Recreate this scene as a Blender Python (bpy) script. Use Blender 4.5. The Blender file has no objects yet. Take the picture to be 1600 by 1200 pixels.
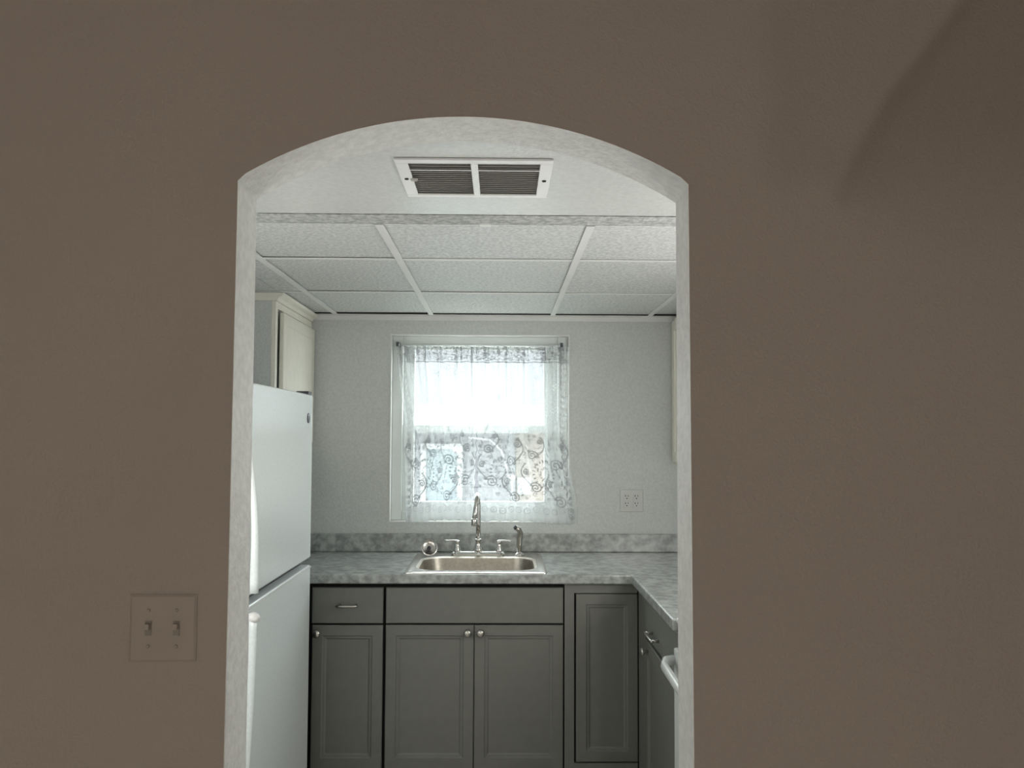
import bpy, bmesh, math, random
import numpy as np
from mathutils import Vector, Matrix

random.seed(4)
S = bpy.context.scene
COL = S.collection
PI = math.pi

# ------------------------------------------------------------------ camera
H = 1.4876
cam = bpy.data.cameras.new('camera')
co = bpy.data.objects.new('camera', cam)
COL.objects.link(co)
cam.sensor_width = 36.0
cam.lens = 1199.55 / 1600 * 36.0
cam.shift_y = 27.75 / 1600
cam.clip_start = 0.02
PITCH, YAW, ROLL = 0.0441, 0.0136, 0.0043
co.matrix_world = (Matrix.Translation((0, 0, H)) @ Matrix.Rotation(-YAW, 4, 'Z')
                   @ Matrix.Rotation(PI / 2 + PITCH, 4, 'X') @ Matrix.Rotation(ROLL, 4, 'Z'))
S.camera = co

# ------------------------------------------------------------------ world, lights, exposure
w = bpy.data.worlds.new('world'); S.world = w; w.use_nodes = True
bg = w.node_tree.nodes['Background']
bg.inputs['Color'].default_value = (0.90, 0.96, 1.0, 1)
bg.inputs['Strength'].default_value = 13.5
S.view_settings.view_transform = 'Standard'
S.view_settings.look = 'None'
S.view_settings.gamma = 1
S.view_settings.use_curve_mapping = False
S.view_settings.exposure = 0.0


def area(name, loc, rot, sx, sy, power, color, portal=False):
    l = bpy.data.lights.new(name, 'AREA'); l.shape = 'RECTANGLE'
    l.size = sx; l.size_y = sy; l.energy = power; l.color = color
    if portal: l.cycles.is_portal = True
    o = bpy.data.objects.new(name, l); COL.objects.link(o)
    o.location = loc; o.rotation_euler = rot
    return o


def point(name, loc, power, color, r=0.1):
    l = bpy.data.lights.new(name, 'POINT'); l.energy = power; l.color = color
    l.shadow_soft_size = r
    o = bpy.data.objects.new(name, l); COL.objects.link(o); o.location = loc
    return o


# unseen fill lights added to brighten the kitchen from beside the doorway
point('kitchen_fill_light', (-0.95, 1.80, 1.25), 11.0, (1.0, 0.98, 0.95), 0.2)
point('kitchen_fill_light', (0.95, 2.05, 1.36), 17.0, (1.0, 0.98, 0.95), 0.2)
# unseen lights added behind the camera to brighten the taupe wall
point('living_room_fill_light', (-1.5, -1.6, 1.0), 9.0, (1.0, 0.94, 0.89), 0.12)
LIGHT_B = (0.15, -2.2, 0.95); LIGHT_A = (-0.6, -2.4, 1.3)  # added pair whose blocked light shapes the wall's upper right shadow
point('living_room_fill_light', LIGHT_B, 33.5, (1.0, 0.95, 0.86), 0.02)
point('living_room_fill_light', LIGHT_A, 15.0, (1.0, 0.93, 0.87), 0.03)
# daylight reaches the kitchen window (portal) 
area('window_daylight', (-0.108, 4.02, 1.52), (-PI / 2, 0, 0), 0.95, 0.98, 1.0, (1, 1, 1), portal=True)

# ------------------------------------------------------------------ materials


def mat(name, col, rough=0.5, metal=0.0, col2=None, nscale=8.0, ncontrast=(0.35, 0.65), bump=0.0, bscale=300.0,
        bdist=0.001, detail=4.0, aniso=None, coat=0.0, stretch=None, spec=None):
    m = bpy.data.materials.new(name); m.use_nodes = True
    nt = m.node_tree; N = nt.nodes; L = nt.links
    b = N['Principled BSDF']
    b.inputs['Roughness'].default_value = rough
    b.inputs['Metallic'].default_value = metal
    if coat: b.inputs['Coat Weight'].default_value = coat; b.inputs['Coat Roughness'].default_value = 0.22
    if spec is not None: b.inputs['Specular IOR Level'].default_value = spec
    tc = N.new('ShaderNodeTexCoord')
    src = tc.outputs['Object']
    if stretch:
        mp = N.new('ShaderNodeMapping'); mp.inputs['Scale'].default_value = stretch
        L.new(src, mp.inputs['Vector']); src = mp.outputs['Vector']
    c2 = col2 or tuple(c * 0.94 for c in col)
    n = N.new('ShaderNodeTexNoise'); n.inputs['Scale'].default_value = nscale; n.inputs['Detail'].default_value = detail
    L.new(src, n.inputs['Vector'])
    r = N.new('ShaderNodeValToRGB')
    r.color_ramp.elements[0].position = ncontrast[0]; r.color_ramp.elements[1].position = ncontrast[1]
    r.color_ramp.elements[0].color = (*c2, 1); r.color_ramp.elements[1].color = (*col, 1)
    L.new(n.outputs['Fac'], r.inputs['Fac']); L.new(r.outputs['Color'], b.inputs['Base Color'])
    if bump:
        n2 = N.new('ShaderNodeTexNoise'); n2.inputs['Scale'].default_value = bscale; n2.inputs['Detail'].default_value = 3
        L.new(src, n2.inputs['Vector'])
        bp = N.new('ShaderNodeBump'); bp.inputs['Strength'].default_value = bump; bp.inputs['Distance'].default_value = bdist
        L.new(n2.outputs['Fac'], bp.inputs['Height']); L.new(bp.outputs['Normal'], b.inputs['Normal'])
    return m


M = {}
M['taupe'] = mat('taupe_wall_paint', (0.43, 0.375, 0.33), 0.75, nscale=2.2, col2=(0.415, 0.362, 0.32), bump=0.6, bscale=190, bdist=0.003)
M['plate'] = mat('switch_plate_plastic', (0.425, 0.37, 0.32), 0.6)
M['toggle'] = mat('switch_toggle', (0.30, 0.28, 0.24), 0.5)
M['reveal'] = mat('white_reveal_paint', (0.80, 0.80, 0.775), 0.42, nscale=60, col2=(0.69, 0.69, 0.67), bump=0.6, bscale=110, bdist=0.004)
M['kwall'] = mat('kitchen_wall_paint', (0.66, 0.68, 0.66), 0.6, nscale=90, col2=(0.59, 0.61, 0.59), bump=0.5, bscale=130, bdist=0.004)
M['plaster'] = mat('plaster_ceiling', (0.70, 0.71, 0.695), 0.28, nscale=70, col2=(0.63, 0.64, 0.625), bump=0.5, bscale=120, bdist=0.003, coat=0.4)
M['tile'] = mat('ceiling_tile', (0.72, 0.73, 0.72), 0.45, nscale=85, col2=(0.54, 0.55, 0.54), ncontrast=(0.4, 0.6), bump=1.0, bscale=70, bdist=0.004)
M['tbar'] = mat('grid_bar', (0.80, 0.80, 0.78), 0.4)
M['rough'] = mat('rough_header', (0.55, 0.56, 0.54), 0.8, nscale=60, col2=(0.36, 0.37, 0.36), ncontrast=(0.4, 0.6), bump=1, bscale=90, bdist=0.006)
M['dark'] = mat('dark_gap', (0.02, 0.02, 0.02), 0.9)
M['grille'] = mat('grille_enamel', (0.88, 0.88, 0.87), 0.3)
M['fin'] = mat('grille_fin', (0.42, 0.41, 0.38), 0.5)
M['cab'] = mat('grey_cabinet_paint', (0.175, 0.178, 0.160), 0.42, nscale=25, col2=(0.163, 0.166, 0.148), bump=0.15, bscale=220, bdist=0.001)
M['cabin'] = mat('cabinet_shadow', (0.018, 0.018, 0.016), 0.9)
M['cream'] = mat('cream_cabinet_paint', (0.86, 0.83, 0.735), 0.45, col2=(0.82, 0.79, 0.70), nscale=20)
M['counter'] = mat('laminate', (0.46, 0.48, 0.465), 0.34, coat=0.9, nscale=30, col2=(0.21, 0.22, 0.21), ncontrast=(0.36, 0.66), detail=9, bump=0.15, bscale=150)
M['steel'] = mat('brushed_steel', (0.62, 0.60, 0.57), 0.24, 1.0, nscale=30, col2=(0.52, 0.50, 0.47), bump=0.1, bscale=60, bdist=0.001, stretch=(1, 14, 14))
M['basin'] = mat('sink_steel', (0.50, 0.46, 0.40), 0.38, 1.0, nscale=90, col2=(0.40, 0.37, 0.32), bump=0.3, bscale=200)
M['chrome'] = mat('chrome', (0.75, 0.74, 0.72), 0.10, 1.0)
M['nickel'] = mat('satin_nickel', (0.55, 0.53, 0.49), 0.28, 1.0)
M['fridge'] = mat('textured_enamel', (0.84, 0.89, 0.89), 0.26, nscale=120, col2=(0.78, 0.83, 0.83), coat=0.25, bump=0.3, bscale=260, bdist=0.0012)
M['gasket'] = mat('gasket', (0.07, 0.075, 0.075), 0.7)
M['white'] = mat('white_enamel', (0.78, 0.80, 0.79), 0.22)
M['vinyl'] = mat('white_vinyl', (0.70, 0.72, 0.70), 0.4)
M['black'] = mat('black_glass', (0.02, 0.02, 0.02), 0.1)
M['outlet'] = mat('outlet_plastic', (0.60, 0.61, 0.575), 0.4)
M['badge'] = mat('badge', (0.10, 0.10, 0.12), 0.3, 0.6)
M['floor'] = mat('vinyl_floor', (0.62, 0.60, 0.56), 0.4, nscale=5, col2=(0.56, 0.54, 0.50))
M['siding'] = mat('siding', (0.092, 0.092, 0.10), 0.8, nscale=3)
M['shingle'] = mat('roof_shingle', (0.05, 0.05, 0.054), 0.9, nscale=30, col2=(0.05, 0.05, 0.055))
M['fascia'] = mat('fascia_white', (0.20, 0.20, 0.20), 0.6)
M['peach'] = mat('stucco_peach', (0.20, 0.163, 0.135), 0.8, nscale=6)
M['outglass'] = mat('neighbour_glass', (0.085, 0.115, 0.13), 0.6)
M['ground'] = mat('concrete_ground', (0.50, 0.50, 0.46), 0.9, nscale=12)  # pale concrete, kept bright to bounce daylight up through the window
M['grey_edge'] = mat('grey_edge', (0.45, 0.47, 0.47), 0.5)

m = bpy.data.materials.new('window_glass'); m.use_nodes = True
nt = m.node_tree; nt.nodes.clear()
o_ = nt.nodes.new('ShaderNodeOutputMaterial'); mx = nt.nodes.new('ShaderNodeMixShader')
t_ = nt.nodes.new('ShaderNodeBsdfTransparent'); t_.inputs[0].default_value = (0.93, 0.95, 0.94, 1)
g_ = nt.nodes.new('ShaderNodeBsdfGlossy'); g_.inputs['Roughness'].default_value = 0.02
mx.inputs[0].default_value = 0.06
nt.links.new(t_.outputs[0], mx.inputs[1]); nt.links.new(g_.outputs[0], mx.inputs[2]); nt.links.new(mx.outputs[0], o_.inputs[0])
M['glass'] = m

m = bpy.data.materials.new('lace'); m.use_nodes = True
nt = m.node_tree; nt.nodes.clear(); N = nt.nodes; L = nt.links
o_ = N.new('ShaderNodeOutputMaterial'); mx = N.new('ShaderNodeMixShader'); m2 = N.new('ShaderNodeMixShader')
t_ = N.new('ShaderNodeBsdfTransparent')
d_ = N.new('ShaderNodeBsdfDiffuse'); d_.inputs[0].default_value = (0.80, 0.83, 0.83, 1)
tr = N.new('ShaderNodeBsdfTranslucent'); tr.inputs[0].default_value = (0.80, 0.83, 0.83, 1)
at = N.new('ShaderNodeAttribute'); at.attribute_name = 'weave'
mr = N.new('ShaderNodeMapRange'); mr.inputs['From Min'].default_value = 0.3; mr.inputs['From Max'].default_value = 0.8
mr.inputs['To Min'].default_value = 0.30; mr.inputs['To Max'].default_value = 0.08
cr = N.new('ShaderNodeValToRGB'); cr.color_ramp.elements[0].position = 0.45; cr.color_ramp.elements[1].position = 0.80
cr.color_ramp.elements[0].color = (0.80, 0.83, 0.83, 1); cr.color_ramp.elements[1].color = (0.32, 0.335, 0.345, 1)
L.new(at.outputs['Fac'], cr.inputs['Fac']); L.new(cr.outputs['Color'], d_.inputs[0]); L.new(cr.outputs['Color'], tr.inputs[0])
L.new(at.outputs['Fac'], mr.inputs['Value']); L.new(mr.outputs['Result'], m2.inputs[0])
L.new(d_.outputs[0], m2.inputs[1]); L.new(tr.outputs[0], m2.inputs[2])
L.new(at.outputs['Fac'], mx.inputs[0]); L.new(t_.outputs[0], mx.inputs[1]); L.new(m2.outputs[0], mx.inputs[2])
L.new(mx.outputs[0], o_.inputs[0])
M['lace'] = m

# ------------------------------------------------------------------ helpers


def obj(name, bm, m, parent=None, smooth=False, bevel=0.0, segs=2, angle=35):
    me = bpy.data.meshes.new(name)
    bmesh.ops.recalc_face_normals(bm, faces=bm.faces)
    bm.to_mesh(me); bm.free()
    for x in (m if isinstance(m, (list, tuple)) else [m]): me.materials.append(M[x])
    o = bpy.data.objects.new(name, me); COL.objects.link(o)
    if parent: o.parent = parent
    if smooth:
        for p in me.polygons: p.use_smooth = True
        if smooth == 'auto':
            me.set_sharp_from_angle(angle=math.radians(angle))
    if bevel:
        b = o.modifiers.new('bevel', 'BEVEL'); b.width = bevel; b.segments = segs; b.limit_method = 'ANGLE'
        b.angle_limit = math.radians(40)
    return o


def thing(name, label, cat, loc=(0, 0, 0), rz=0.0, group=None):
    o = bpy.data.objects.new(name, None); COL.objects.link(o)
    o.location = loc; o.rotation_euler = (0, 0, rz); o.empty_display_size = 0.05
    tag(o, label, cat, group)
    return o


def tag(o, label, cat, group=None):
    o['label'] = label; o['category'] = cat
    if group: o['group'] = group


def struct(o, label=None):
    o['kind'] = 'structure'
    if label: o['label'] = label
    return o


def BM(): return bmesh.new()


def box(bm, x0, x1, y0, y1, z0, z1, mi=0):
    vs = [bm.verts.new(p) for p in ((x0, y0, z0), (x1, y0, z0), (x1, y1, z0), (x0, y1, z0),
                                    (x0, y0, z1), (x1, y0, z1), (x1, y1, z1), (x0, y1, z1))]
    for f in ((0, 3, 2, 1), (4, 5, 6, 7), (0, 1, 5, 4), (1, 2, 6, 5), (2, 3, 7, 6), (3, 0, 4, 7)):
        fc = bm.faces.new([vs[i] for i in f]); fc.material_index = mi
    return vs


def boxo(name, x0, x1, y0, y1, z0, z1, m, parent=None, bevel=0.0, segs=2):
    b = BM(); box(b, x0, x1, y0, y1, z0, z1)
    return obj(name, b, m, parent, bevel=bevel, segs=segs)


def lathe(bm, prof, origin=(0, 0, 0), axis=(0, 0, 1), n=28):
    ax = Vector(axis).normalized()
    q = Vector((0, 0, 1)).rotation_difference(ax)
    rings = []
    for r, z in prof:
        if r < 1e-6:
            rings.append([bm.verts.new(Vector(origin) + q @ Vector((0, 0, z)))])
        else:
            rings.append([bm.verts.new(Vector(origin) + q @ Vector((r * math.cos(2 * PI * i / n), r * math.sin(2 * PI * i / n), z))) for i in range(n)])
    for a, b in zip(rings, rings[1:]):
        if len(a) == 1 and len(b) == 1: continue
        for i in range(n):
            j = (i + 1) % n
            if len(a) == 1: bm.faces.new((a[0], b[j], b[i]))
            elif len(b) == 1: bm.faces.new((a[i], a[j], b[0]))
            else: bm.faces.new((a[i], a[j], b[j], b[i]))
    for e in (rings[0], rings[-1]):
        if len(e) > 1: bm.faces.new(e)


def tube(bm, pts, rad, n=14, sq=(1.0, 1.0), up=(0, 0, 1)):
    P = [Vector(p) for p in pts]
    rr = rad if isinstance(rad, (list, tuple)) else [rad] * len(P)
    rings = []
    t0 = (P[1] - P[0]).normalized()
    u = Vector(up)
    if abs(u.dot(t0)) > 0.95: u = Vector((1, 0, 0))
    u = (u - t0 * u.dot(t0)).normalized()
    for i, p in enumerate(P):
        t = (P[min(i + 1, len(P) - 1)] - P[max(i - 1, 0)]).normalized()
        u = (u - t * u.dot(t)).normalized(); v = t.cross(u)
        rings.append([bm.verts.new(p + rr[i] * (u * sq[0] * math.cos(2 * PI * k / n) + v * sq[1] * math.sin(2 * PI * k / n))) for k in range(n)])
    for a, b in zip(rings, rings[1:]):
        for i in range(n):
            j = (i + 1) % n
            bm.faces.new((a[i], a[j], b[j], b[i]))
    bm.faces.new(rings[0][::-1]); bm.faces.new(rings[-1])


def panel(bm, w_, h_, rings, back):
    """nested rectangles: (inset, depth) seen from -Y; back = depth of the back face"""
    loops = []
    for ins, d in [(rings[0][0], back)] + list(rings):
        loops.append([bm.verts.new(p) for p in ((ins, d, ins), (w_ - ins, d, ins), (w_ - ins, d, h_ - ins), (ins, d, h_ - ins))])
    for a, b in zip(loops, loops[1:]):
        for i in range(4):
            j = (i + 1) % 4
            bm.faces.new((a[i], a[j], b[j], b[i]))
    bm.faces.new(loops[0][::-1]); bm.faces.new(loops[-1])


# ------------------------------------------------------------------ room shell
D, T = 1.317, 0.115
XL, XR = -0.4623, 0.3282
SPR, PEAK = 1.929, 2.043
ZC = 2.089
YC, YW = 3.2014, 3.836
XKL, XKR = -1.54, 1.18
FX0, FX1, FY0, FZ = -2.3, 2.4, -3.2, 2.75


def arch_pts(n=40):
    hw = (XR - XL) / 2; cx = (XR + XL) / 2; r = PEAK - SPR
    R = (hw * hw + r * r) / (2 * r); cz = PEAK - R
    a0 = math.asin(hw / R)
    return [(cx + R * math.sin(a), cz + R * math.cos(a)) for a in [a0 - 2 * a0 * i / n for i in range(n + 1)]]


b = BM()
out = [(FX0, 0), (FX0, FZ), (FX1, FZ), (FX1, 0), (XR, 0)] + arch_pts() + [(XL, 0)]
fv = [b.verts.new((x, D, z)) for x, z in out]; bv = [b.verts.new((x, D + T, z)) for x, z in out]
f = b.faces.new(fv); f.material_index = 0
f2 = b.faces.new(bv[::-1]); f2.material_index = 2
n = len(out); bead = []
for i in range(n):
    j = (i + 1) % n
    q = b.faces.new((fv[i], bv[i], bv[j], fv[j])); q.material_index = 1
    if 4 <= i < n - 1:
        bead += [e for e in b.edges if set(e.verts) == {fv[i], fv[j]}]
bmesh.ops.bevel(b, geom=bead, offset=0.004, segments=2, affect='EDGES', profile=0.5, material=1)
bmesh.ops.triangulate(b, faces=[f_ for f_ in b.faces if len(f_.verts) > 4])
struct(obj('wall_front', b, ['taupe', 'reveal', 'kwall']), 'taupe wall pierced by a white lined segmental arch opening')

b = BM()   # the photographer's room
box(b, FX0 - 0.1, FX0, FY0, D, 0, FZ); struct(obj('wall_left', b, 'taupe'))
b = BM(); box(b, FX1, FX1 + 0.1, FY0, D, 0, FZ); struct(obj('wall_right', b, 'taupe'))
b = BM(); box(b, FX0 - 0.1, FX1 + 0.1, FY0 - 0.1, FY0, 0, FZ); struct(obj('wall_rear', b, 'taupe'))
b = BM(); box(b, FX0 - 0.1, FX1 + 0.1, FY0 - 0.1, D + T, FZ, FZ + 0.1); struct(obj('ceiling', b, 'plaster'))
b = BM(); box(b, FX0 - 0.1, FX1 + 0.1, FY0 - 0.1, YW + 0.16, -0.1, 0); struct(obj('floor', b, 'floor'))
# kitchen walls
b = BM(); box(b, XKL - 0.1, XKL, D + T, YW, 0, 2.3); struct(obj('wall_kitchen_left', b, 'kwall'))
b = BM(); box(b, XKR, XKR + 0.1, D + T, YW, 0, 2.3); struct(obj('wall_kitchen_right', b, 'kwall'))
WL, WR, WB, WT = -0.553, 0.337, 1.060, 1.990
b = BM()
xs = [XKL - 0.1, WL, WR, XKR + 0.1]; zs = [0, WB, WT, 2.3]
g = {}
for y in (YW, YW + 0.16):
    for i, x in enumerate(xs):
        for k, z in enumerate(zs): g[y, i, k] = b.verts.new((x, y, z))
for y in (YW, YW + 0.16):
    for i in range(3):
        for k in range(3):
            if (i, k) != (1, 1): b.faces.new((g[y, i, k], g[y, i + 1, k], g[y, i + 1, k + 1], g[y, i, k + 1]))
A_, B_ = YW, YW + 0.16
for a, c in (((1, 1), (2, 1)), ((2, 1), (2, 2)), ((2, 2), (1, 2)), ((1, 2), (1, 1)), ((0, 0), (3, 0)), ((0, 3), (3, 3)), ((0, 0), (0, 3)), ((3, 0), (3, 3))):
    b.faces.new((g[(A_,) + a], g[(A_,) + c], g[(B_,) + c], g[(B_,) + a])) if True else None
struct(obj('wall_back', b, 'kwall'), 'grey white kitchen wall with the window in it')
# plaster part of the kitchen ceiling, next to the opening
b = BM(); box(b, XKL, XKR, D + T, 2.068, ZC, 2.3); struct(obj('ceiling_plaster', b, 'plaster'))
b = BM(); box(b, XKL, XKR, 2.075, 2.163, ZC - 0.001, 2.3); struct(obj('trim_1', b, 'rough'), 'rough textured header strip between plaster and ceiling panels')
b = BM(); box(b, -0.064, -0.033, 2.145, 2.172, ZC - 0.006, ZC + 0.004); struct(obj('trim_2', b, 'tbar'), 'small white clip on the header strip')
b = BM(); box(b, XKL, XKR, 2.0, 2.2, 2.24, 2.3); struct(obj('ceiling_void', b, 'dark'))

# suspended ceiling: panels sit on the bars
YG = [2.172, 2.610, 3.222, YW]
XG = [XKL, -0.945, -0.828, -0.3527, 0.2533, 0.738, XKR]
b = BM()
for i in range(len(XG) - 1):
    for j in range(3):
        x0, x1, y0, y1 = XG[i] + 0.002, XG[i + 1] - 0.002, YG[j] + 0.002, YG[j + 1] - 0.002
        dz = random.uniform(0.002, 0.006)
        box(b, x0, x1, y0, y1, ZC + dz, ZC + dz + 0.016)
box(b, XKL, XKR, 2.172, YW, 2.28, 2.3)
struct(obj('ceiling_panels', b, 'tile'), 'textured white lay-in ceiling panels')
b = BM()
for x in XG[2:-1]: box(b, x - 0.012, x + 0.012, 2.172, YW, ZC - 0.002, ZC + 0.0015)
for y in YG[1:3]: box(b, XKL, XKR, y - 0.009, y + 0.009, ZC - 0.0015, ZC + 0.001)
for x in XG[2:-1]: box(b, x - 0.001, x + 0.001, 2.172, YW, ZC, ZC + 0.03)
struct(obj('trim_3', b, 'tbar'), 'white metal grid bars of the suspended ceiling')
b = BM()
box(b, -0.95, XKR, YW - 0.022, YW, ZC - 0.004, ZC + 0.001)
box(b, -0.95, XKR, YW - 0.004, YW, ZC - 0.026, ZC - 0.004)
struct(obj('trim_4', b, 'tbar'), 'white wall angle along the back wall under the ceiling')
b = BM(); box(b, -0.95, XKR, YW - 0.055, YW - 0.050, ZC - 0.0015, ZC + 0.01); struct(obj('trim_5', b, 'dark'), 'thin dark joint along the last ceiling panels')
b = BM(); box(b, XKL, XKR, 2.1635, 2.1715, ZC + 0.001, ZC + 0.02); struct(obj('trim_6', b, 'dark'), 'dark joint in front of the ceiling panels')

# unseen boards added behind the camera, shaped to shade the wall's upper right
def shadow_board(name, light_pos, wallpts, label):
    b = BM(); L0 = Vector(light_pos); fr = []; bk = []
    for x, z, y in wallpts:
        p = L0 + (Vector((x, D, z)) - L0) * ((y - L0.y) / (D - L0.y))
        fr.append(b.verts.new(p)); bk.append(b.verts.new(p + Vector((0, -0.03, 0))))
    b.faces.new(fr); b.faces.new(bk[::-1])
    for k in range(len(fr)): b.faces.new((fr[k], fr[(k + 1) % len(fr)], bk[(k + 1) % len(fr)], bk[k]))
    bmesh.ops.triangulate(b, faces=[f_ for f_ in b.faces if len(f_.verts) > 4])
    struct(obj(name, b, 'plaster'), label)


shadow_board('shadow_board_1', LIGHT_B, [(0.575, 1.90, -0.1), (0.66, 2.06, -0.1), (0.82, 2.265, -0.1), (1.1, 2.62, -0.1), (2.0, 2.62, -0.1), (2.0, 1.93, -1.85), (0.75, 1.93, -1.8)], 'raked board added to shade the wall')
shadow_board('shadow_board_2', LIGHT_A, [(0.461, 1.927, -0.3), (0.461, 2.6, -0.3), (1.1, 2.6, -0.3), (0.66, 2.06, -0.3), (0.59, 1.932, -0.3)], 'square board added to shade the wall')

# ------------------------------------------------------------------ window
wn = bpy.data.objects.new('window_1', None); COL.objects.link(wn); wn.location = (0, YW, 0)
struct(wn, 'white vinyl double-hung kitchen window above the sink')


def frame(bm, x0, x1, z0, z1, wl, wr, wb, wt, y0, y1):
    box(bm, x0, x0 + wl, y0, y1, z0, z1); box(bm, x1 - wr, x1, y0, y1, z0, z1)
    box(bm, x0 + wl, x1 - wr, y0, y1, z0, z0 + wb); box(bm, x0 + wl, x1 - wr, y0, y1, z1 - wt, z1)


b = BM(); frame(b, WL - 0.004, WR + 0.004, WB - 0.004, WT + 0.004, 0.006, 0.006, 0.006, 0.006, -0.004, 0.05)
struct(obj('window_bead', b, 'tbar', wn))
b = BM(); frame(b, WL + 0.002, WR - 0.002, WB + 0.002, WT - 0.002, 0.052, 0.052, 0.045, 0.050, 0.035, 0.12)
struct(obj('window_frame', b, 'vinyl', wn, bevel=0.003))
b = BM(); frame(b, WL + 0.054, WR - 0.054, 1.50, 1.938, 0.055, 0.066, 0.040, 0.012, 0.085, 0.110)
struct(obj('upper_sash', b, 'vinyl', wn, bevel=0.002))
b = BM(); frame(b, WL + 0.054, WR - 0.054, 1.107, 1.540, 0.057, 0.066, 0.048, 0.040, 0.055, 0.082)
struct(obj('lower_sash', b, 'vinyl', wn, bevel=0.002))
b = BM(); box(b, -0.443, 0.215, 0.096, 0.099, 1.54, 1.926); struct(obj('window_pane', b, 'glass', wn))
b = BM(); box(b, -0.441, 0.215, 0.067, 0.070, 1.155, 1.50); struct(obj('window_pane', b, 'glass', wn))
b = BM(); box(b, -0.14, -0.09, 0.045, 0.056, 1.505, 1.53); struct(obj('sash_lock', b, 'tbar', wn, bevel=0.003))

# curtain rod
rod = thing('curtain_rod', 'slim white curtain rod across the top of the kitchen window', 'curtain rod', (-0.1105, YW - 0.012, 1.9385))
b = BM(); tube(b, [(-0.392, 0, 0), (0, 0, 0.001), (0.392, 0, 0)], 0.005, 10); obj('rod', b, 'white', rod, True)
for s in (-1, 1):
    b = BM(); box(b, s * 0.408 - 0.007, s * 0.408 + 0.007, -0.020, 0.046, -0.010, 0.012)
    obj('bracket', b, 'badge', rod, bevel=0.001)
    b = BM(); lathe(b, [(0, 0), (0.006, 0.001), (0.008, 0.006), (0.006, 0.011), (0, 0.012)], (s * 0.398, -0.012, 0), (s, 0, 0), 12)
    obj('finial', b, 'white', rod, True)

# lace curtains ------------------------------------------------------


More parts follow.
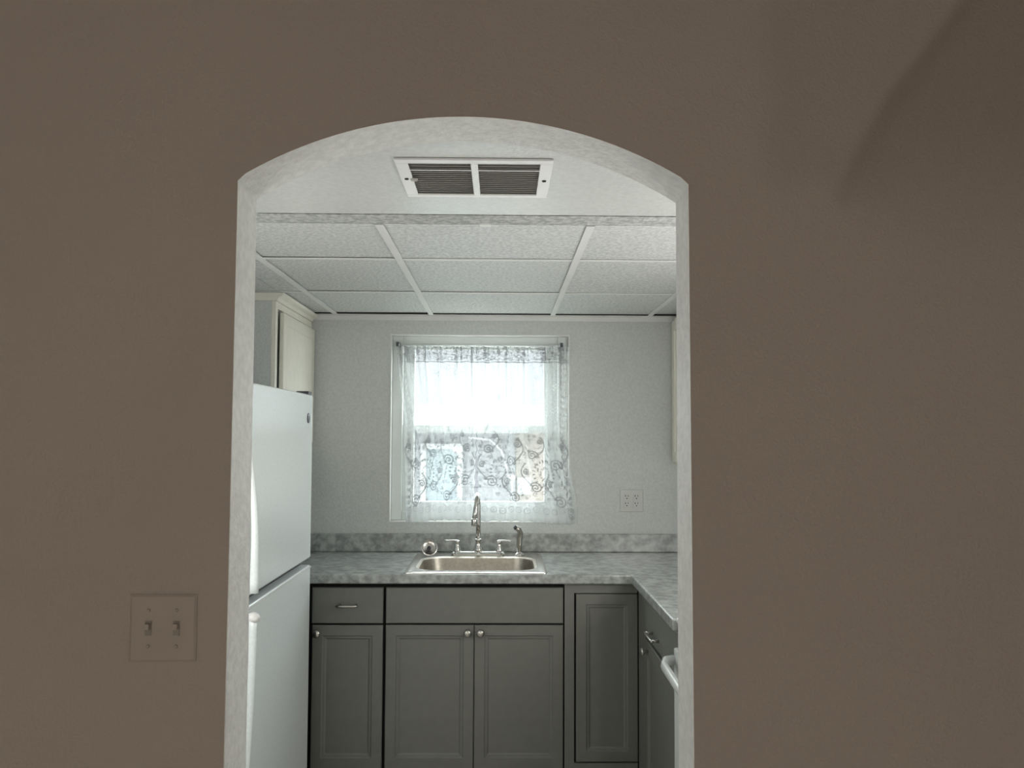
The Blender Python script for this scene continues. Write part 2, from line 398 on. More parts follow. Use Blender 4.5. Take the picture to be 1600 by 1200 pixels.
def lace_density(nu, nv, W, Hh, seed, mirror):
    """weave density on a grid (0 = open net, 1 = solid thread), v measured up from the hem"""
    R = random.Random(seed)
    den = np.zeros((nv, nu), np.float32)
    du, dv = W / (nu - 1), Hh / (nv - 1)

    def stamp(x, z, r, a):
        if mirror: x = W - x
        i0, i1 = max(0, int((x - 3 * r) / du)), min(nu, int((x + 3 * r) / du) + 2)
        j0, j1 = max(0, int((z - 3 * r) / dv)), min(nv, int((z + 3 * r) / dv) + 2)
        if i0 >= i1 or j0 >= j1: return
        X = np.arange(i0, i1) * du - x; Z = np.arange(j0, j1) * dv - z
        v = a * np.exp(-(X[None, :] ** 2 + Z[:, None] ** 2) / (r * r))
        den[j0:j1, i0:i1] = np.maximum(den[j0:j1, i0:i1], v)

    def line(pts, r, a):
        for (x0, z0), (x1, z1) in zip(pts, pts[1:]):
            k = max(1, int(math.hypot(x1 - x0, z1 - z0) / (r * 0.8)))
            for i in range(k): stamp(x0 + (x1 - x0) * i / k, z0 + (z1 - z0) * i / k, r, a)

    def spiral(cx, cz, R0, turns, a0, sgn, r=0.0024, a=0.62):
        pts = []
        for i in range(60):
            t = i / 59; rr = R0 * (1 - t * 0.88); an = a0 + sgn * t * turns * 2 * PI
            pts.append((cx + rr * math.cos(an), cz + rr * math.sin(an)))
        line(pts, r, a)
        return pts[0]

    def leaf(cx, cz, ln, an, wd, a=0.42):
        for i in range(14):
            t = i / 13; rr = wd * math.sin(PI * (0.08 + 0.9 * t))
            stamp(cx + ln * t * math.cos(an), cz + ln * t * math.sin(an), max(rr, 0.0015), a)

    def scroll(cx, cz, s, flip):
        f_ = -1 if flip else 1
        p = spiral(cx, cz, 0.030 * s, 1.9, PI / 2 * (1 - f_) + 0.4, f_)
        pts = [p]
        for i in range(14):
            t = i / 13
            pts.append((p[0] + f_ * (-0.012 * s + 0.05 * s * math.sin(t * 2.6)), p[1] + 0.125 * s * t))
        line(pts, 0.0024, 0.60)
        spiral(cx + f_ * 0.042 * s, cz + 0.085 * s, 0.017 * s, 1.5, 2.6, -f_)
        for i in range(6):
            leaf(cx + f_ * (-0.035 + 0.006 * i) * s, cz + (0.01 + 0.026 * i) * s, 0.024 * s, PI / 2 + f_ * (0.9 - 0.25 * i), 0.0035 * s)
            leaf(cx + f_ * (0.02 + 0.004 * i) * s, cz + (-0.02 + 0.030 * i) * s, 0.020 * s, PI / 2 - f_ * 0.9, 0.003 * s, 0.35)

    # lower zone, dense scrolls; upper zone lighter sprigs
    for k, (u, z, s) in enumerate(((0.16, 0.10, 1.0), (0.16, 0.28, 1.05), (0.40, 0.17, 0.9), (0.40, 0.33, 0.8), (0.62, 0.12, 0.95),
                                   (0.64, 0.30, 1.0), (0.86, 0.20, 1.0), (0.88, 0.36, 0.8))):
        scroll(u * W, z, s, k % 2 == 1)
    # medallion
    for (cu, cz) in ((0.30, 0.235), (0.76, 0.245)):
        for i in range(22):
            an = 2 * PI * i / 22
            leaf(cu * W + 0.042 * math.cos(an), cz + 0.062 * math.sin(an), 0.010, an, 0.003, 0.6)
        for i in range(14):
            an = 2 * PI * i / 14
            stamp(cu * W + 0.022 * math.cos(an), cz + 0.034 * math.sin(an), 0.004, 0.4)
    for k in range(11):
        u = (0.06 + 0.088 * k) * W
        cz = 0.058 + 0.006 * math.sin(k * 2.1)
        pts = [(u + 0.014 * math.cos(a), cz + 0.014 * math.sin(a)) for a in [i * 2 * PI / 20 for i in range(21)]]
        line(pts, 0.0018, 0.40); stamp(u, cz, 0.004, 0.35)
    for k in range(7):
        u = (0.1 + 0.13 * k) * W; z = 0.50 + 0.02 * math.sin(k * 1.7)
        for i in range(5): leaf(u, z + 0.009 * i, 0.016, PI / 2 + (0.8 if i % 2 else -0.8), 0.0026, 0.32)
    for k in range(90):
        x_, z_, a_ = R.uniform(0, W), R.uniform(0.08, 0.43), R.uniform(0, 6.28)
        q_ = R.random()
        if q_ < 0.35: spiral(x_, z_, R.uniform(0.006, 0.013), 1.2, a_, R.choice((-1, 1)), 0.0018, 0.42)
        elif q_ < 0.8:
            for i in range(5): leaf(x_ + 0.007 * i * math.cos(a_), z_ + 0.007 * i * math.sin(a_), 0.011, a_ + (0.9 if i % 2 else -0.9), 0.0024, R.uniform(0.2, 0.4))
        else: stamp(x_, z_, R.uniform(0.006, 0.014), R.uniform(0.15, 0.3))
    for k in range(16):
        x_, z_ = R.uniform(0.03, W - 0.03), R.uniform(0.50, Hh - 0.1)
        for i in range(4): leaf(x_, z_ + 0.008 * i, 0.012, PI / 2 + (0.8 if i % 2 else -0.8), 0.0022, 0.3)
    # border column on the outer edge
    for i in range(26):
        z = 0.03 + i * 0.031
        spiral(0.022, z, 0.010, 1.3, i * 1.1, 1 if i % 2 else -1, 0.0018, 0.42)
        leaf(0.034, z, 0.018, 1.2, 0.003, 0.36)
    # header ruffle: tight busy weave
    Z = np.arange(nv) * dv
    noise = np.array([[R.random() for _ in range(nu)] for _ in range(nv)], np.float32)
    for _ in range(2):
        noise = (noise + np.roll(noise, 1, 0) + np.roll(noise, 1, 1) + np.roll(noise, (1, 1), (0, 1))) / 4
    top = np.clip((Z - (Hh - 0.075)) / 0.006, 0, 1)[:, None]
    den = np.maximum(den, top * (0.25 + 1.1 * (noise - 0.5)))
    den = np.maximum(den, (np.abs(Z - (Hh - 0.078)) < 0.003)[:, None] * 0.45)
    hem = np.clip(1 - Z / 0.05, 0, 1)[:, None] * 0.14
    low = np.clip((0.46 - Z) / 0.04, 0, 1)[:, None] * 0.10
    den = den * 0.95 + hem + low + (noise - 0.5) * 0.16
    return np.clip(0.34 + den, 0.2, 0.97)


def curtain(label, xt0, xt1, xm0, xm1, xb0, xb1, ztop, zbot, seed, mirror):
    Wd = 0.46; Hh = ztop - zbot
    nu, nv = 190, 350
    dn = lace_density(nu, nv, Wd, Hh, seed, mirror)
    R = random.Random(seed + 9)
    ph = [R.uniform(0, 6.28) for _ in range(8)]
    verts = []; den = []
    for j in range(nv):
        v = j / (nv - 1); up = v
        if v > 0.5: k = (v - 0.5) * 2; k = k * k * (3 - 2 * k); x0 = xm0 + (xt0 - xm0) * k; x1 = xm1 + (xt1 - xm1) * k
        else: k = v * 2; k = k * k * (3 - 2 * k); x0 = xb0 + (xm0 - xb0) * k; x1 = xb1 + (xm1 - xb1) * k
        for i in range(nu):
            u = i / (nu - 1)
            amp = 0.006 + 0.010 * (0.4 + 0.6 * v)
            fold = amp * (math.sin(u * 31 + ph[0] + 0.8 * math.sin(v * 2 + ph[1])) + 0.6 * math.sin(u * 57 + ph[2] + v) * v
                          + 0.5 * math.sin(u * 12 + ph[3]))
            fold += 0.004 * v ** 6 * math.sin(u * 160 + ph[4])
            dx = 0.012 * v * math.sin(u * 31 + ph[0] + 1.5) * math.sin(PI * u) + 0.006 * math.sin(u * 14 + ph[5]) * math.sin(PI * u)
            z = zbot + Hh * v
            hem = (1 - v) ** 8
            z += hem * (0.006 * abs(math.sin(u * 26 + ph[6])) + 0.008 * math.sin(u * 4 + ph[7]) - 0.004)
            e = 0.004 * (1 - v * 0.6) * math.sin(v * 95)
            xx = x0 + (x1 - x0) * u + dx + (e if (u > 0.985 and not mirror) or (u < 0.015 and mirror) else 0)
            verts.append((xx, YW - 0.034 + max(-0.03, min(0.022, fold)), z))
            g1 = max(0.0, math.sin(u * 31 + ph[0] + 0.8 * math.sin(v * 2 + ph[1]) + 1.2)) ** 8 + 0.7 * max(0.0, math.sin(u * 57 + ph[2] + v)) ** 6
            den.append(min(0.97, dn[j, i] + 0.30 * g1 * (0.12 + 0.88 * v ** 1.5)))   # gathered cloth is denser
    faces = [(j * nu + i, j * nu + i + 1, (j + 1) * nu + i + 1, (j + 1) * nu + i) for j in range(nv - 1) for i in range(nu - 1)]
    me = bpy.data.meshes.new('lace_curtain'); me.from_pydata(verts, [], faces)
    a = me.attributes.new('weave', 'FLOAT', 'POINT'); a.data.foreach_set('value', np.array(den, np.float32))
    me.polygons.foreach_set('use_smooth', [True] * len(me.polygons))
    me.materials.append(M['lace'])
    o = bpy.data.objects.new('lace_curtain', me); COL.objects.link(o)
    tag(o, label, 'curtain', 'lace curtains at the kitchen window')
    return o


curtain('left white lace curtain panel, its hem ending above the sink strainer', -0.522, -0.126, -0.478, -0.126, -0.470, -0.136, 1.930, 1.066, 3, False)
curtain('right white lace curtain panel with a wavy edge overlapping the wall', -0.128, 0.338, -0.122, 0.330, -0.108, 0.378, 1.930, 1.060, 8, True)

# ------------------------------------------------------------------ outside
g_ = boxo('ground', -9, 9, YW + 0.3, 14, -0.35, -0.25, 'ground'); struct(g_)
hs = thing('neighbouring_house', 'pale neighbouring house seen through the lace curtains', 'house', (0, 7.2, -0.25))
b = BM()
for i in range(14):
    z0 = i * 0.14
    vs = [b.verts.new(p) for p in ((-4, 0.0, z0), (0.13, 0.0, z0), (0.13, 0.02, z0 + 0.14), (-4, 0.02, z0 + 0.14))]
    b.faces.new(vs)
    vs = [b.verts.new(p) for p in ((-4, 0.0, z0), (0.13, 0.0, z0), (0.13, 0.03, z0), (-4, 0.03, z0))]; b.faces.new(vs)
box(b, -4, 0.13, 0.03, 2.5, 0, 1.98)
obj('siding_wall', b, 'siding', hs)
boxo('side_wall', 0.14, 3.5, 0.15, 2.5, 0, 1.98, 'peach', hs)
boxo('fascia', -4.2, 3.7, -0.42, -0.36, 1.82, 2.00, 'fascia', hs)
b = BM(); vs = [b.verts.new(p) for p in ((-4.2, -0.42, 2.01), (3.7, -0.42, 2.01), (3.7, 2.6, 2.9), (-4.2, 2.6, 2.9))]; b.faces.new(vs)
vs = [b.verts.new(p) for p in ((-4.2, -0.36, 1.84), (3.7, -0.36, 1.84), (3.7, 0.4, 1.84), (-4.2, 0.4, 1.84))]; b.faces.new(vs)
obj('roof', b, 'shingle', hs)
b = BM(); frame(b, -0.75, -0.36, 0.68, 1.66, 0.05, 0.05, 0.05, 0.05, -0.04, 0.03)
wf = obj('window_frame', b, 'fascia', hs)
boxo('window_glass', -0.70, -0.41, -0.02, -0.01, 0.73, 1.61, 'outglass', wf)
b = BM(); tube(b, [(-0.30, -0.30, 1.72), (-0.10, -0.28, 1.70), (0.0, -0.2, 1.60), (0.10, -0.12, 1.28), (0.105, -0.05, 0.3)], 0.010, 8)
obj('downpipe', b, 'fascia', hs, True)
b = BM(); box(b, 0.15, 0.28, 0.09, 0.149, 1.18, 1.34); obj('meter_box', b, 'grey_edge', hs, bevel=0.01)

# ------------------------------------------------------------------ countertop and backsplash
ct = thing('countertop', 'L-shaped mottled grey laminate countertop with matching backsplash', 'countertop', (0, 0, 0))
SK = (-0.40, 0.190, 3.215, 3.742)     # sink cut-out
XC = 0.541; YR = 2.437
b = BM()
out2 = [(XKL + 0.004, YC), (XC, YC), (XC, YR), (XKR - 0.004, YR), (XKR - 0.004, YW - 0.004), (XKL + 0.004, YW - 0.004)]
hole = [(SK[0] + 0.02, SK[2] + 0.02), (SK[1] - 0.02, SK[2] + 0.02), (SK[1] - 0.02, SK[3] - 0.02), (SK[0] + 0.02, SK[3] - 0.02)]


def ring_slab(bm, outer, inner, z0, z1):
    res = []
    for z in (z0, z1):
        o_ = [bm.verts.new((x, y, z)) for x, y in outer]; i_ = [bm.verts.new((x, y, z)) for x, y in inner]
        es = [bm.edges.new((l[k], l[(k + 1) % len(l)])) for l in (o_, i_) for k in range(len(l))]
        bmesh.ops.triangle_fill(bm, edges=es, use_beauty=True)
        res.append((o_, i_))
    for q in (0, 1):
        A, B = res[0][q], res[1][q]
        for k in range(len(A)):
            j = (k + 1) % len(A); bm.faces.new((A[k], A[j], B[j], B[k]))


ring_slab(b, out2, hole, 0.874, 0.914)
obj('worktop', b, 'counter', ct, bevel=0.007, segs=3)
b = BM()
box(b, XKL + 0.004, XKR - 0.004, YW - 0.022, YW - 0.003, 0.9142, 1.003)
box(b, XKR - 0.022, XKR - 0.003, YR, YW - 0.022, 0.9142, 1.003)
obj('backsplash', b, 'counter', ct, bevel=0.004)

# ------------------------------------------------------------------ base cabinets
FF = YC + 0.030 + 0.019     # face frame plane; doors are 19 mm thick in front of it
DRINGS = [(0.0, 0.003), (0.003, 0.0), (0.042, 0.0), (0.046, 0.004), (0.054, 0.005), (0.060, 0.009), (0.068, 0.009)]
FRINGS = [(0.0, 0.003), (0.003, 0.0)]


def knob_bm(x, z):
    b = BM()
    lathe(b, [(0.005, 0.0), (0.0055, 0.010), (0.0075, 0.013), (0.0145, 0.017), (0.0165, 0.022), (0.0145, 0.027), (0.008, 0.030), (0, 0.0305)],
          (x, 0, z), (0, -1, 0), 24)
    return b


def cab_door(parent, x0, z0, x1, z1, knob, name='door', m='cab', rings=DRINGS, yo=0.0):
    b = BM(); panel(b, x1 - x0, z1 - z0, rings, 0.019)
    o = obj(name, b, m, parent); o.location = (x0, yo, z0)
    if knob:
        obj('knob', knob_bm(knob[0] - x0, knob[1] - z0), 'nickel', o, True)
    return o


def pull(parent, x0, x1, z, drop=0.0):
    b = BM()
    xm = (x0 + x1) / 2
    tube(b, [(x0, -0.026, z), (x0 + 0.02, -0.029, z), (xm, -0.030, z), (x1 - 0.02, -0.029, z), (x1, -0.026, z)],
         [0.0045, 0.005, 0.005, 0.005, 0.0045], 10)
    for x in (x0 + 0.012, x1 - 0.012): tube(b, [(x, 0.0, z), (x, -0.028, z)], [0.006, 0.0045], 10)
    return obj('pull_handle', b, 'nickel', parent, True)


def carcass(t, w_, depth, htop=0.873, toe=True):
    b = BM()
    box(b, 0, w_, 0.030, depth, 0.10, htop)
    obj('carcass', b, 'cabin', t)
    b = BM(); box(b, 0, w_, 0.09, depth - 0.05, 0.0, 0.0995)
    obj('toe_kick', b, 'cabin', t)


YD = YC + 0.030
# left drawer base
x0 = -1.16; t = thing('base_cabinet', 'grey base cabinet with one drawer and one door beside the refrigerator', 'cabinet', (x0, YD, 0))
carcass(t, -0.4835 - x0, 0.58)
d = BM(); panel(d, -0.4885 + 0.7835, 0.8537 - 0.7060, FRINGS, 0.019); dr = obj('drawer', d, 'cab', t); dr.location = (-0.7835 - x0, 0, 0.7060)
pull(dr, 0.105, 0.195, 0.076)
cab_door(t, -0.7815 - x0, 0.115, -0.4885 - x0, 0.6985, (-0.7583 - x0, 0.668))
# sink base
x0 = -0.4825; t = thing('sink_base_cabinet', 'wide grey sink base cabinet with false drawer front and two doors', 'cabinet', (x0, YD, 0))
carcass_w = 0.2660 - x0
b = BM()
box(b, 0, carcass_w, 0.030, 0.040, 0.10, 0.873); box(b, 0, 0.016, 0.04, 0.58, 0.10, 0.873)
box(b, carcass_w - 0.016, carcass_w, 0.04, 0.58, 0.10, 0.873); box(b, 0.016, carcass_w - 0.016, 0.04, 0.58, 0.10, 0.118)
obj('carcass', b, 'cabin', t)
boxo('toe_kick', 0, carcass_w, 0.09, 0.5, 0, 0.0995, 'cabin', t)
d = BM(); panel(d, 0.2612 + 0.4765, 0.8540 - 0.7065, FRINGS, 0.019); dr = obj('false_drawer_front', d, 'cab', t); dr.location = (-0.4765 - x0, 0, 0.7065)
cab_door(t, -0.4760 - x0, 0.115, -0.1105 - x0, 0.6992, (-0.1354 - x0, 0.670))
cab_door(t, -0.1080 - x0, 0.115, 0.2612 - x0, 0.6992, (-0.0823 - x0, 0.670))
# corner cabinet
x0 = 0.2670; t = thing('corner_base_cabinet', 'narrow grey corner base cabinet with a single lower door and no drawer', 'cabinet', (x0, YD, 0))
b = BM(); box(b, 0, XKR - 0.01 - x0, 0.030, 0.58, 0.10, 0.873)
obj('carcass', b, 'cabin', t)
b = BM(); box(b, 0, 0.040, 0.003, 0.0185, 0.10, 0.873)
box(b, 0.040, 0.304, 0.003, 0.0185, 0.832, 0.873); box(b, 0.040, 0.304, 0.003, 0.0185, 0.10, 0.135)
obj('face_frame', b, 'cab', t)
boxo('toe_kick', 0, 0.32, 0.09, 0.5, 0, 0.0995, 'cabin', t)
cab_door(t, 0.3150 - x0, 0.140, 0.5735 - x0, 0.8280, None, yo=0.001)
# right run, drawer base facing -X ; local x runs towards the camera
XF = 0.571
Ys = YD + 0.0
t = thing('base_cabinet', 'grey base cabinet with drawer and door beside the white range', 'cabinet', (XF, 3.226, 0), -PI / 2)
wr = 3.226 - YR - 0.004
b = BM(); box(b, 0, wr, 0.019, 0.60, 0.10, 0.873); obj('carcass', b, 'cab', t)
boxo('toe_kick', 0, wr, 0.09, 0.55, 0, 0.0995, 'cabin', t)
b = BM(); box(b, 0, 0.155, 0.004, 0.0185, 0.10, 0.873); obj('corner_filler', b, 'cab', t)
d = BM(); panel(d, wr - 0.165 - 0.012, 0.150, FRINGS, 0.019); dr = obj('drawer', d, 'cab', t); dr.location = (0.165, 0, 0.705)
pull(dr, 0.14, 0.28, 0.045)
cab_door(t, 0.165, 0.115, wr - 0.012, 0.690, (0.225, 0.655))

# ------------------------------------------------------------------ upper cabinets
XU = -0.95
t = thing('upper_cabinet', 'cream upper cabinet above and behind the refrigerator', 'cabinet', (XU, 3.222, 1.42))
b = BM(); box(b, -0.58, -0.019, 0, YW - 0.004 - 3.222, 0, 0.630); obj('carcass', b, 'kwall', t)
b = BM()
L_ = YW - 0.004 - 3.222
for a in ((0, 0.028, 0, 0.63), (L_ - 0.012, L_, 0, 0.63)): box(b, -0.019, 0.0, a[0], a[1], a[2], a[3])
box(b, -0.019, 0.0, 0.028, L_ - 0.012, 0.60, 0.63); box(b, -0.019, 0, 0.028, L_ - 0.012, 0, 0.03)
obj('face_frame', b, 'cream', t, bevel=0.002)
d = BM(); panel(d, L_ - 0.07, 0.56, [(0, 0.003), (0.003, 0), (0.050, 0), (0.053, 0.003), (0.056, 0.001), (0.06, 0.001)], 0.018)
o = obj('door', d, 'cream', t); o.rotation_euler = (0, 0, PI / 2); o.location = (0.018, 0.060, 0.030)
b = BM()
prof = [(-0.585, 0.631), (0.004, 0.631), (0.010, 0.645), (0.026, 0.655), (0.030, 0.666), (-0.585, 0.666)]
A = [b.verts.new((x, 0.0, z)) for x, z in prof]; B = [b.verts.new((x, L_, z)) for x, z in prof]
b.faces.new(A); b.faces.new(B[::-1])
for k in range(len(prof)): b.faces.new((A[k], A[(k + 1) % len(prof)], B[(k + 1) % len(prof)], B[k]))
obj('cornice', b, 'cream', t)

t = thing('upper_cabinet', 'white upper cabinet on the right, seen as a narrow strip beside the opening', 'cabinet', (0.849, 2.45, 1.345))
L_ = YW - 0.004 - 2.45
b = BM(); box(b, 0.019, XKR - 0.004 - 0.849, 0, L_, 0, 0.735); obj('carcass', b, 'cream', t)
for k in range(2):
    ww = (L_ - 0.03) / 2
    d = BM(); panel(d, ww - 0.01, 0.700, [(0, 0.003), (0.003, 0), (0.05, 0), (0.054, 0.006), (0.06, 0.006)], 0.018)
    o = obj('door', d, 'cream', t); o.rotation_euler = (0, 0, -PI / 2); o.location = (0.0, 0.01 + (k + 1) * ww, 0.015)
    b = BM(); box(b, -0.004, 0.0, 0.01 + k * ww + 0.005, 0.01 + k * ww + 0.02, 0.05, 0.09); obj('hinge', b, 'badge', t)

# ------------------------------------------------------------------ sink
sk = thing('kitchen_sink', 'stainless steel single bowl drop-in sink under the window', 'sink', ((SK[0] + SK[1]) / 2, (SK[2] + SK[3]) / 2, 0.9142))


def rrect(hx0, hx1, hy0, hy1, r, n=8):
    pts = []
    for cx, cy, a in ((hx1 - r, hy1 - r, 0), (hx0 + r, hy1 - r, PI / 2), (hx0 + r, hy0 + r, PI), (hx1 - r, hy0 + r, 1.5 * PI)):
        for i in range(n + 1):
            t_ = a + PI / 2 * i / n
            pts.append((cx + r * math.cos(t_), cy + r * math.sin(t_)))
    return pts


hx = (SK[1] - SK[0]) / 2; hy = (SK[3] - SK[2]) / 2
def loft(bm, loops, cap=True):
    V = [[bm.verts.new((x, y, z)) for x, y in l] for l, z in loops]
    for a, c in zip(V, V[1:]):
        for i in range(len(a)):
            j = (i + 1) % len(a); bm.faces.new((a[i], a[j], c[j], c[i]))
    if cap: bm.faces.new(V[-1])


BX0, BX1, BY0, BY1 = -0.252, 0.252, -0.188, 0.165
b = BM()
loft(b, [(rrect(-hx - 0.004, hx + 0.004, -hy - 0.003, hy + 0.003, 0.014), 0.0),
         (rrect(-hx - 0.003, hx + 0.003, -hy - 0.002, hy + 0.002, 0.014), 0.004),
         (rrect(-hx + 0.010, hx - 0.010, -hy + 0.010, hy - 0.010, 0.012), 0.007),
         (rrect(-hx + 0.022, hx - 0.022, -hy + 0.020, hy - 0.020, 0.012), 0.003),
         (rrect(BX0 - 0.012, BX1 + 0.012, BY0 - 0.012, BY1 + 0.012, 0.10), 0.003)], cap=False)
obj('rim', b, 'steel', sk, 'auto')
b = BM()
loft(b, [(rrect(BX0 - 0.012, BX1 + 0.012, BY0 - 0.012, BY1 + 0.012, 0.10), 0.003),
         (rrect(BX0, BX1, BY0, BY1, 0.09), -0.003),
         (rrect(BX0 + 0.004, BX1 - 0.004, BY0 + 0.004, BY1 - 0.004, 0.09), -0.03),
         (rrect(BX0 + 0.02, BX1 - 0.02, BY0 + 0.02, BY1 - 0.02, 0.08), -0.135),
         (rrect(BX0 + 0.035, BX1 - 0.035, BY0 + 0.035, BY1 - 0.035, 0.07), -0.152),
         (rrect(BX0 + 0.17, BX1 - 0.17, BY0 + 0.13, BY1 - 0.13, 0.03), -0.158)])
obj('bowl', b, 'basin', sk, 'auto')
b = BM(); lathe(b, [(0, -0.004), (0.030, -0.004), (0.038, 0.002), (0.042, 0.003), (0.043, 0)], (0, -0.01, -0.156)); obj('drain', b, 'chrome', sk, True)

# faucet
Zd = 0.9178
fa = thing('faucet', 'chrome two-handle gooseneck faucet behind the sink bowl', 'faucet', (-0.108, 3.690, Zd))
b = BM()
loft(b, [(rrect(-0.128, 0.128, -0.028, 0.028, 0.024), 0.0), (rrect(-0.128, 0.128, -0.028, 0.028, 0.024), 0.010),
         (rrect(-0.120, 0.120, -0.022, 0.022, 0.020), 0.018), (rrect(-0.116, 0.116, -0.018, 0.018, 0.016), 0.020)])
obj('base_plate', b, 'chrome', fa, 'auto')
b = BM(); lathe(b, [(0.024, 0.018), (0.022, 0.03), (0.015, 0.048), (0.0135, 0.066), (0.016, 0.070), (0.016, 0.076), (0.012, 0.080)]); obj('spout_base', b, 'chrome', fa, True)
b = BM()
pts = [(0, 0, 0.074), (0, 0, 0.16), (0, -0.001, 0.240)]
for i in range(1, 13):
    a = PI * i / 12 * 0.94
    pts.append((-0.006 * i / 12, -0.058 + 0.058 * math.cos(a), 0.240 + 0.052 * math.sin(a)))
pts.append((-0.012, -0.119, 0.21)); pts.append((-0.014, -0.124, 0.175))
tube(b, pts, [0.0115] * 3 + [0.011] * 12 + [0.0115, 0.013], 16)
sp = obj('spout', b, 'chrome', fa, True)
b = BM(); lathe(b, [(0.013, 0), (0.0145, 0.004), (0.0145, 0.028), (0.012, 0.034)], (-0.0145, -0.1255, 0.154), (0, -0.06, 1)); obj('aerator', b, 'chrome', sp, True)
for s in (-1, 1):
    b = BM(); lathe(b, [(0.021, 0.017), (0.020, 0.026), (0.013, 0.046), (0.011, 0.058), (0.013, 0.062), (0.011, 0.070), (0, 0.072)], (s * 0.100, 0, 0)); 
    hn = obj('handle_body', b, 'chrome', fa, True)
    b = BM(); tube(b, [(s * 0.094, 0, 0.066), (s * 0.115, -0.004, 0.069), (s * 0.140, -0.008, 0.068), (s * 0.160, -0.010, 0.069)], [0.007, 0.005, 0.0045, 0.0055], 12)
    obj('lever', b, 'chrome', hn, True)

# sprayer
spy = thing('side_sprayer', 'bronze toned side sprayer standing right of the faucet', 'sprayer', (0.088, 3.690, Zd))
b = BM(); lathe(b, [(0.024, 0), (0.024, 0.004), (0.018, 0.010), (0.015, 0.014)]); obj('escutcheon', b, 'chrome', spy, True)
b = BM()
tube(b, [(0, 0, 0.012), (0, 0, 0.05), (0.002, -0.002, 0.085), (0.004, -0.006, 0.105), (-0.003, -0.016, 0.124), (-0.018, -0.028, 0.134)],
     [0.0115, 0.013, 0.0135, 0.014, 0.013, 0.0115], 16)
obj('spray_head', b, 'nickel', spy, True)
b = BM(); lathe(b, [(0.0105, 0), (0.011, 0.003), (0.009, 0.006), (0, 0.006)], (-0.018, -0.028, 0.134), (-0.8, -0.6, 0.1)); obj('nozzle', b, 'badge', spy, True)

# strainer leaning on the back ledge
st = thing('sink_strainer', 'round metal sink strainer propped on edge left of the faucet', 'strainer', (-0.338, 3.668, Zd + 0.001))
q = Vector((0.10, -0.90, 0.35)).normalized()
b = BM(); lathe(b, [(0.0, -0.004), (0.030, -0.004), (0.034, 0.0), (0.038, 0.001), (0.038, 0.003), (0.034, 0.004), (0.030, 0.001), (0.012, -0.0005), (0, -0.0005)],
                (0, 0.0, 0.0365), q, 32)
dk = obj('disc', b, 'steel', st, 'auto')
b = BM(); lathe(b, [(0.006, 0), (0.005, 0.012), (0.009, 0.018), (0.009, 0.024), (0, 0.026)], Vector((0, 0, 0.0365)), q + Vector((-0.1, 0, -0.25)), 18)
obj('stem', b, 'badge', dk, True)

# ------------------------------------------------------------------ refrigerator
XFf = -0.762; YN, YFf = 2.335, 3.112
rf = thing('refrigerator', 'white top-freezer refrigerator on the left of the kitchen', 'refrigerator', (XFf, YN, 0))
Lr = YFf - YN
boxo('body', -0.70, -0.068, 0.004, Lr - 0.004, 0.03, 1.640, 'fridge', rf, bevel=0.006)
boxo('gasket', -0.069, -0.058, 0.012, Lr - 0.012, 0.06, 1.630, 'gasket', rf)


def fdoor(name, z0, z1):
    b = BM(); box(b, -0.060, 0, 0, Lr, z0, z1)
    return obj(name, b, 'fridge', rf, bevel=0.007, segs=3)


fz = fdoor('freezer_door', 0.997, 1.648); fd = fdoor('fridge_door', 0.09, 0.968)
boxo('divider', -0.06, -0.040, 0.004, Lr - 0.004, 0.966, 0.999, 'gasket', rf)
boxo('door_edge_trim', -0.004, 0.003, 0.02, Lr - 0.002, 0.958, 0.964, 'white', fd, bevel=0.001)
b = BM()   # freezer handle: bow bar along the near edge
pts = []; rr = []
for i in range(15):
    t_ = i / 14; z = 1.46 - 0.45 * t_
    pts.append((-0.006 + 0.025 * math.sin(PI * 0.5 * min(1, t_ * 1.4)), 0.012, z)); rr.append(0.007 + 0.007 * t_)
tube(b, pts, rr, 14, (1.0, 0.8), up=(1, 0, 0))
obj('handle', b, 'fridge', fz, True)
b = BM(); pts = []; rr = []
for i in range(15):
    t_ = i / 14; z = 0.945 - 0.62 * t_
    pts.append((0.018 - 0.022 * (t_ ** 2.0), 0.012, z)); rr.append(0.013 - 0.005 * t_)
tube(b, pts, rr, 14, (1.0, 0.8), up=(1, 0, 0))
hd = obj('handle', b, 'fridge', fd, True)
b = BM(); lathe(b, [(0, -0.006), (0.014, -0.004), (0.020, 0.0), (0.019, 0.010), (0.010, 0.018), (0, 0.019)], (0.018, 0.012, 0.933), (0.35, -0.1, 1), 18)
obj('handle_cap', b, 'tbar', hd, True)
b = BM(); lathe(b, [(0.020, 0), (0.020, 0.002), (0.017, 0.0035), (0, 0.004)], (0, Lr - 0.072, 1.553), (1, 0, 0), 28)
obj('badge', b, 'badge', fz, True)
b = BM(); box(b, -0.05, 0.0, Lr - 0.075, Lr - 0.02, 1.648, 1.660); obj('hinge_cover', b, 'badge', rf, bevel=0.003)
boxo('base_grille', -0.66, -0.03, 0.02, Lr - 0.02, 0.0, 0.085, 'gasket', rf)

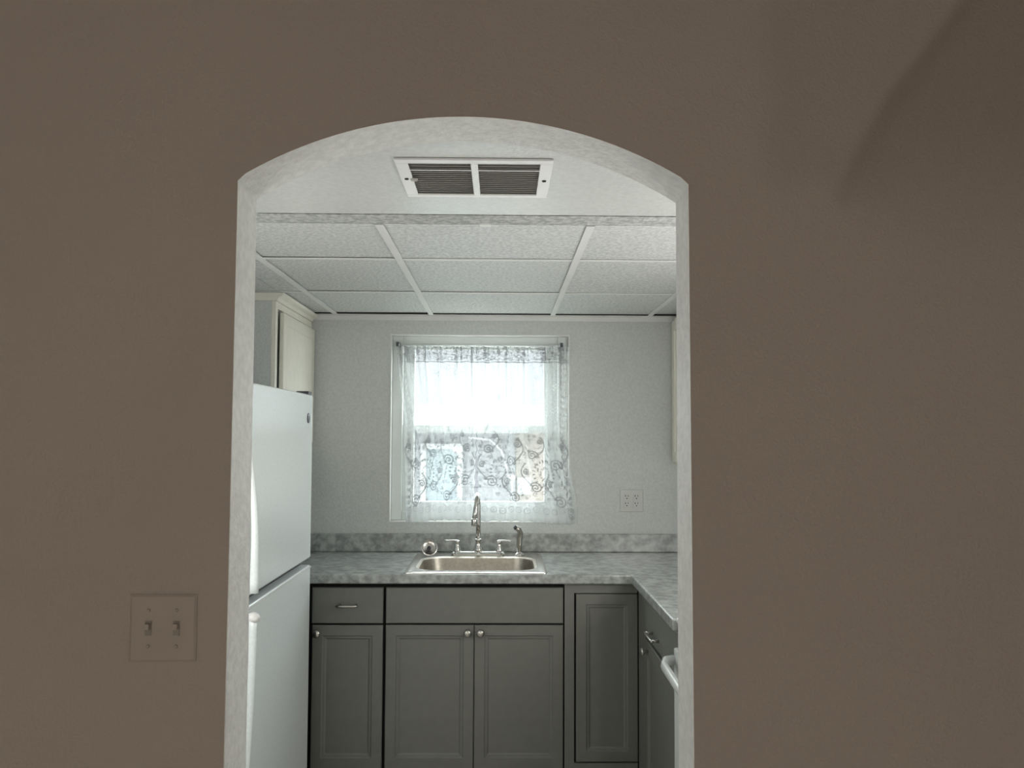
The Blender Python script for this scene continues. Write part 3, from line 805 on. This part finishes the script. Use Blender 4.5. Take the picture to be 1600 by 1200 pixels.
# ------------------------------------------------------------------ range
rg = thing('range', 'white freestanding range right of the opening, only its edge visible', 'stove', (0.555, YR - 0.008, 0), -PI / 2)
Wg = 0.755
boxo('body', 0, Wg, 0.022, 0.60, 0.02, 0.895, 'white', rg, bevel=0.003)
boxo('cooktop', 0, Wg, -0.004, 0.60, 0.902, 0.921, 'white', rg, bevel=0.006, segs=3)
boxo('vent_gap', 0.006, Wg - 0.006, 0.018, 0.59, 0.895, 0.902, 'black', rg)
for x, y, r in ((0.19, 0.16, 0.10), (0.57, 0.16, 0.075), (0.19, 0.42, 0.075), (0.57, 0.42, 0.10)):
    b = BM()
    for k in range(4):
        rr_ = r * (1 - 0.22 * k)
        tube(b, [(x + rr_ * math.cos(a), y + rr_ * math.sin(a), 0.928) for a in [i * 2 * PI / 28 for i in range(29)]], 0.004, 8)
    obj('burner', b, 'black', rg, True)
boxo('backguard', 0, Wg, 0.565, 0.60, 0.922, 1.09, 'white', rg, bevel=0.01, segs=3)
boxo('front_rail', 0.0, Wg, 0.002, 0.022, 0.835, 0.893, 'white', rg, bevel=0.004)
od = boxo('oven_door', 0.0, Wg, -0.012, 0.022, 0.235, 0.828, 'white', rg, bevel=0.005)
boxo('oven_glass', 0.12, Wg - 0.12, -0.0135, -0.0115, 0.38, 0.68, 'black', od)
b = BM()
tube(b, [(0.012, -0.016, 0.792), (0.02, -0.042, 0.790), (0.06, -0.054, 0.786), (Wg / 2, -0.056, 0.782), (Wg - 0.06, -0.054, 0.786), (Wg - 0.02, -0.042, 0.790), (Wg - 0.012, -0.016, 0.792)],
     0.016, 14, (1.0, 0.75))
obj('handle', b, 'white', od, True)
boxo('storage_drawer', 0.0, Wg, -0.008, 0.022, 0.05, 0.228, 'white', rg, bevel=0.005)

# ------------------------------------------------------------------ ceiling return grille
gr = thing('return_air_grille', 'white metal return air grille in the plaster ceiling behind the arch', 'vent', (-0.063, 1.77, ZC))
hx, hy = 0.174, 0.130
b = BM()
X = [-hx, -0.146, -0.008, 0.008, 0.146, hx]; Yv = [-hy, -0.108, 0.112, hy]
Z0, Z1 = -0.006, -0.0005
box(b, X[0], X[5], Yv[0], Yv[1], Z0, Z1); box(b, X[0], X[5], Yv[2], Yv[3], Z0, Z1)
for a, c in ((0, 1), (2, 3), (4, 5)): box(b, X[a], X[c], Yv[1], Yv[2], Z0, Z1)
obj('frame', b, 'grille', gr, bevel=0.0015)
for a, c in ((1, 2), (3, 4)):
    b = BM()
    box(b, X[a], X[c], Yv[1], Yv[2], Z1 + 0.0, Z1 + 0.0003)
    for k in range(16):
        y = Yv[1] + 0.006 + k * 0.0138
        vs = [b.verts.new(p) for p in ((X[a], y, -0.0045), (X[c], y, -0.0045), (X[c], y + 0.0085, -0.0012), (X[a], y + 0.0085, -0.0012))]
        b.faces.new(vs)
    o = obj('louvres', b, 'fin', gr)
    b = BM(); box(b, X[a], X[c], -0.066, -0.063, -0.0062, -0.0045); obj('cross_bar', b, 'grille', gr)
for x, y in ((-0.160, -0.008), (0.160, 0.0)):
    b = BM(); lathe(b, [(0.005, 0), (0.0045, 0.002), (0, 0.0025)], (x, y, -0.006), (0, 0, -1), 14); obj('screw', b, 'dark', gr, True)
b = BM(); lathe(b, [(0.009, 0), (0.008, 0.003), (0, 0.003)], (-0.143, -0.004, -0.006), (0, 0, -1), 9); obj('latch', b, 'fin', gr)

# ------------------------------------------------------------------ electrical
ot = thing('outlet', 'double receptacle outlet plate on the wall right of the window', 'outlet', (0.6495, YW, 1.166))
b = BM(); panel(b, 0.116, 0.112, [(0, -0.003), (0.003, -0.006)], -0.0003)
o = obj('cover_plate', b, 'outlet', ot); o.location = (-0.058, 0, -0.056)
for sx in (-0.024, 0.024):
    b = BM()
    loft(b, [(rrect(sx - 0.017, sx + 0.017, -0.034, 0.034, 0.008), 0.0), (rrect(sx - 0.0165, sx + 0.0165, -0.0335, 0.0335, 0.008), 0.002)])
    o = obj('receptacle', b, 'outlet', ot); o.rotation_euler = (PI / 2, 0, 0); o.location = (0, -0.006, 0)
    b = BM()
    for sz in (-0.018, 0.018):
        box(b, sx - 0.0085, sx - 0.0055, -0.0086, -0.0078, sz + 0.002, sz + 0.011)
        box(b, sx + 0.0050, sx + 0.0075, -0.0086, -0.0078, sz + 0.003, sz + 0.010)
        lathe(b, [(0.003, 0), (0.003, 0.0008), (0, 0.0008)], (sx, -0.0079, sz - 0.006), (0, -1, 0), 10)
    sl = obj('slots', b, 'dark', ot)

sw = thing('light_switch', 'two-gang toggle switch plate on the taupe wall left of the opening', 'light switch', (-0.5675, D, 1.162))
b = BM(); panel(b, 0.112, 0.112, [(0, -0.0015), (0.004, -0.0045)], -0.0003)
o = obj('cover_plate', b, 'plate', sw); o.location = (-0.056, 0, -0.056)
for sx in (-0.0235, 0.0235):
    b = BM(); box(b, sx - 0.0052, sx + 0.0052, -0.0062, -0.005, -0.012, 0.012)
    sl = obj('toggle_slot', b, 'toggle', sw)
    b = BM(); box(b, sx - 0.0042, sx + 0.0042, -0.014, -0.0058, -0.001, 0.009); obj('toggle', b, 'plate', sl, bevel=0.001)
    for sz in (-0.030, 0.030):
        b = BM(); lathe(b, [(0.003, 0), (0.0025, 0.001), (0, 0.0012)], (sx, -0.0055, sz), (0, -1, 0), 12); obj('screw', b, 'plate', sw, True)
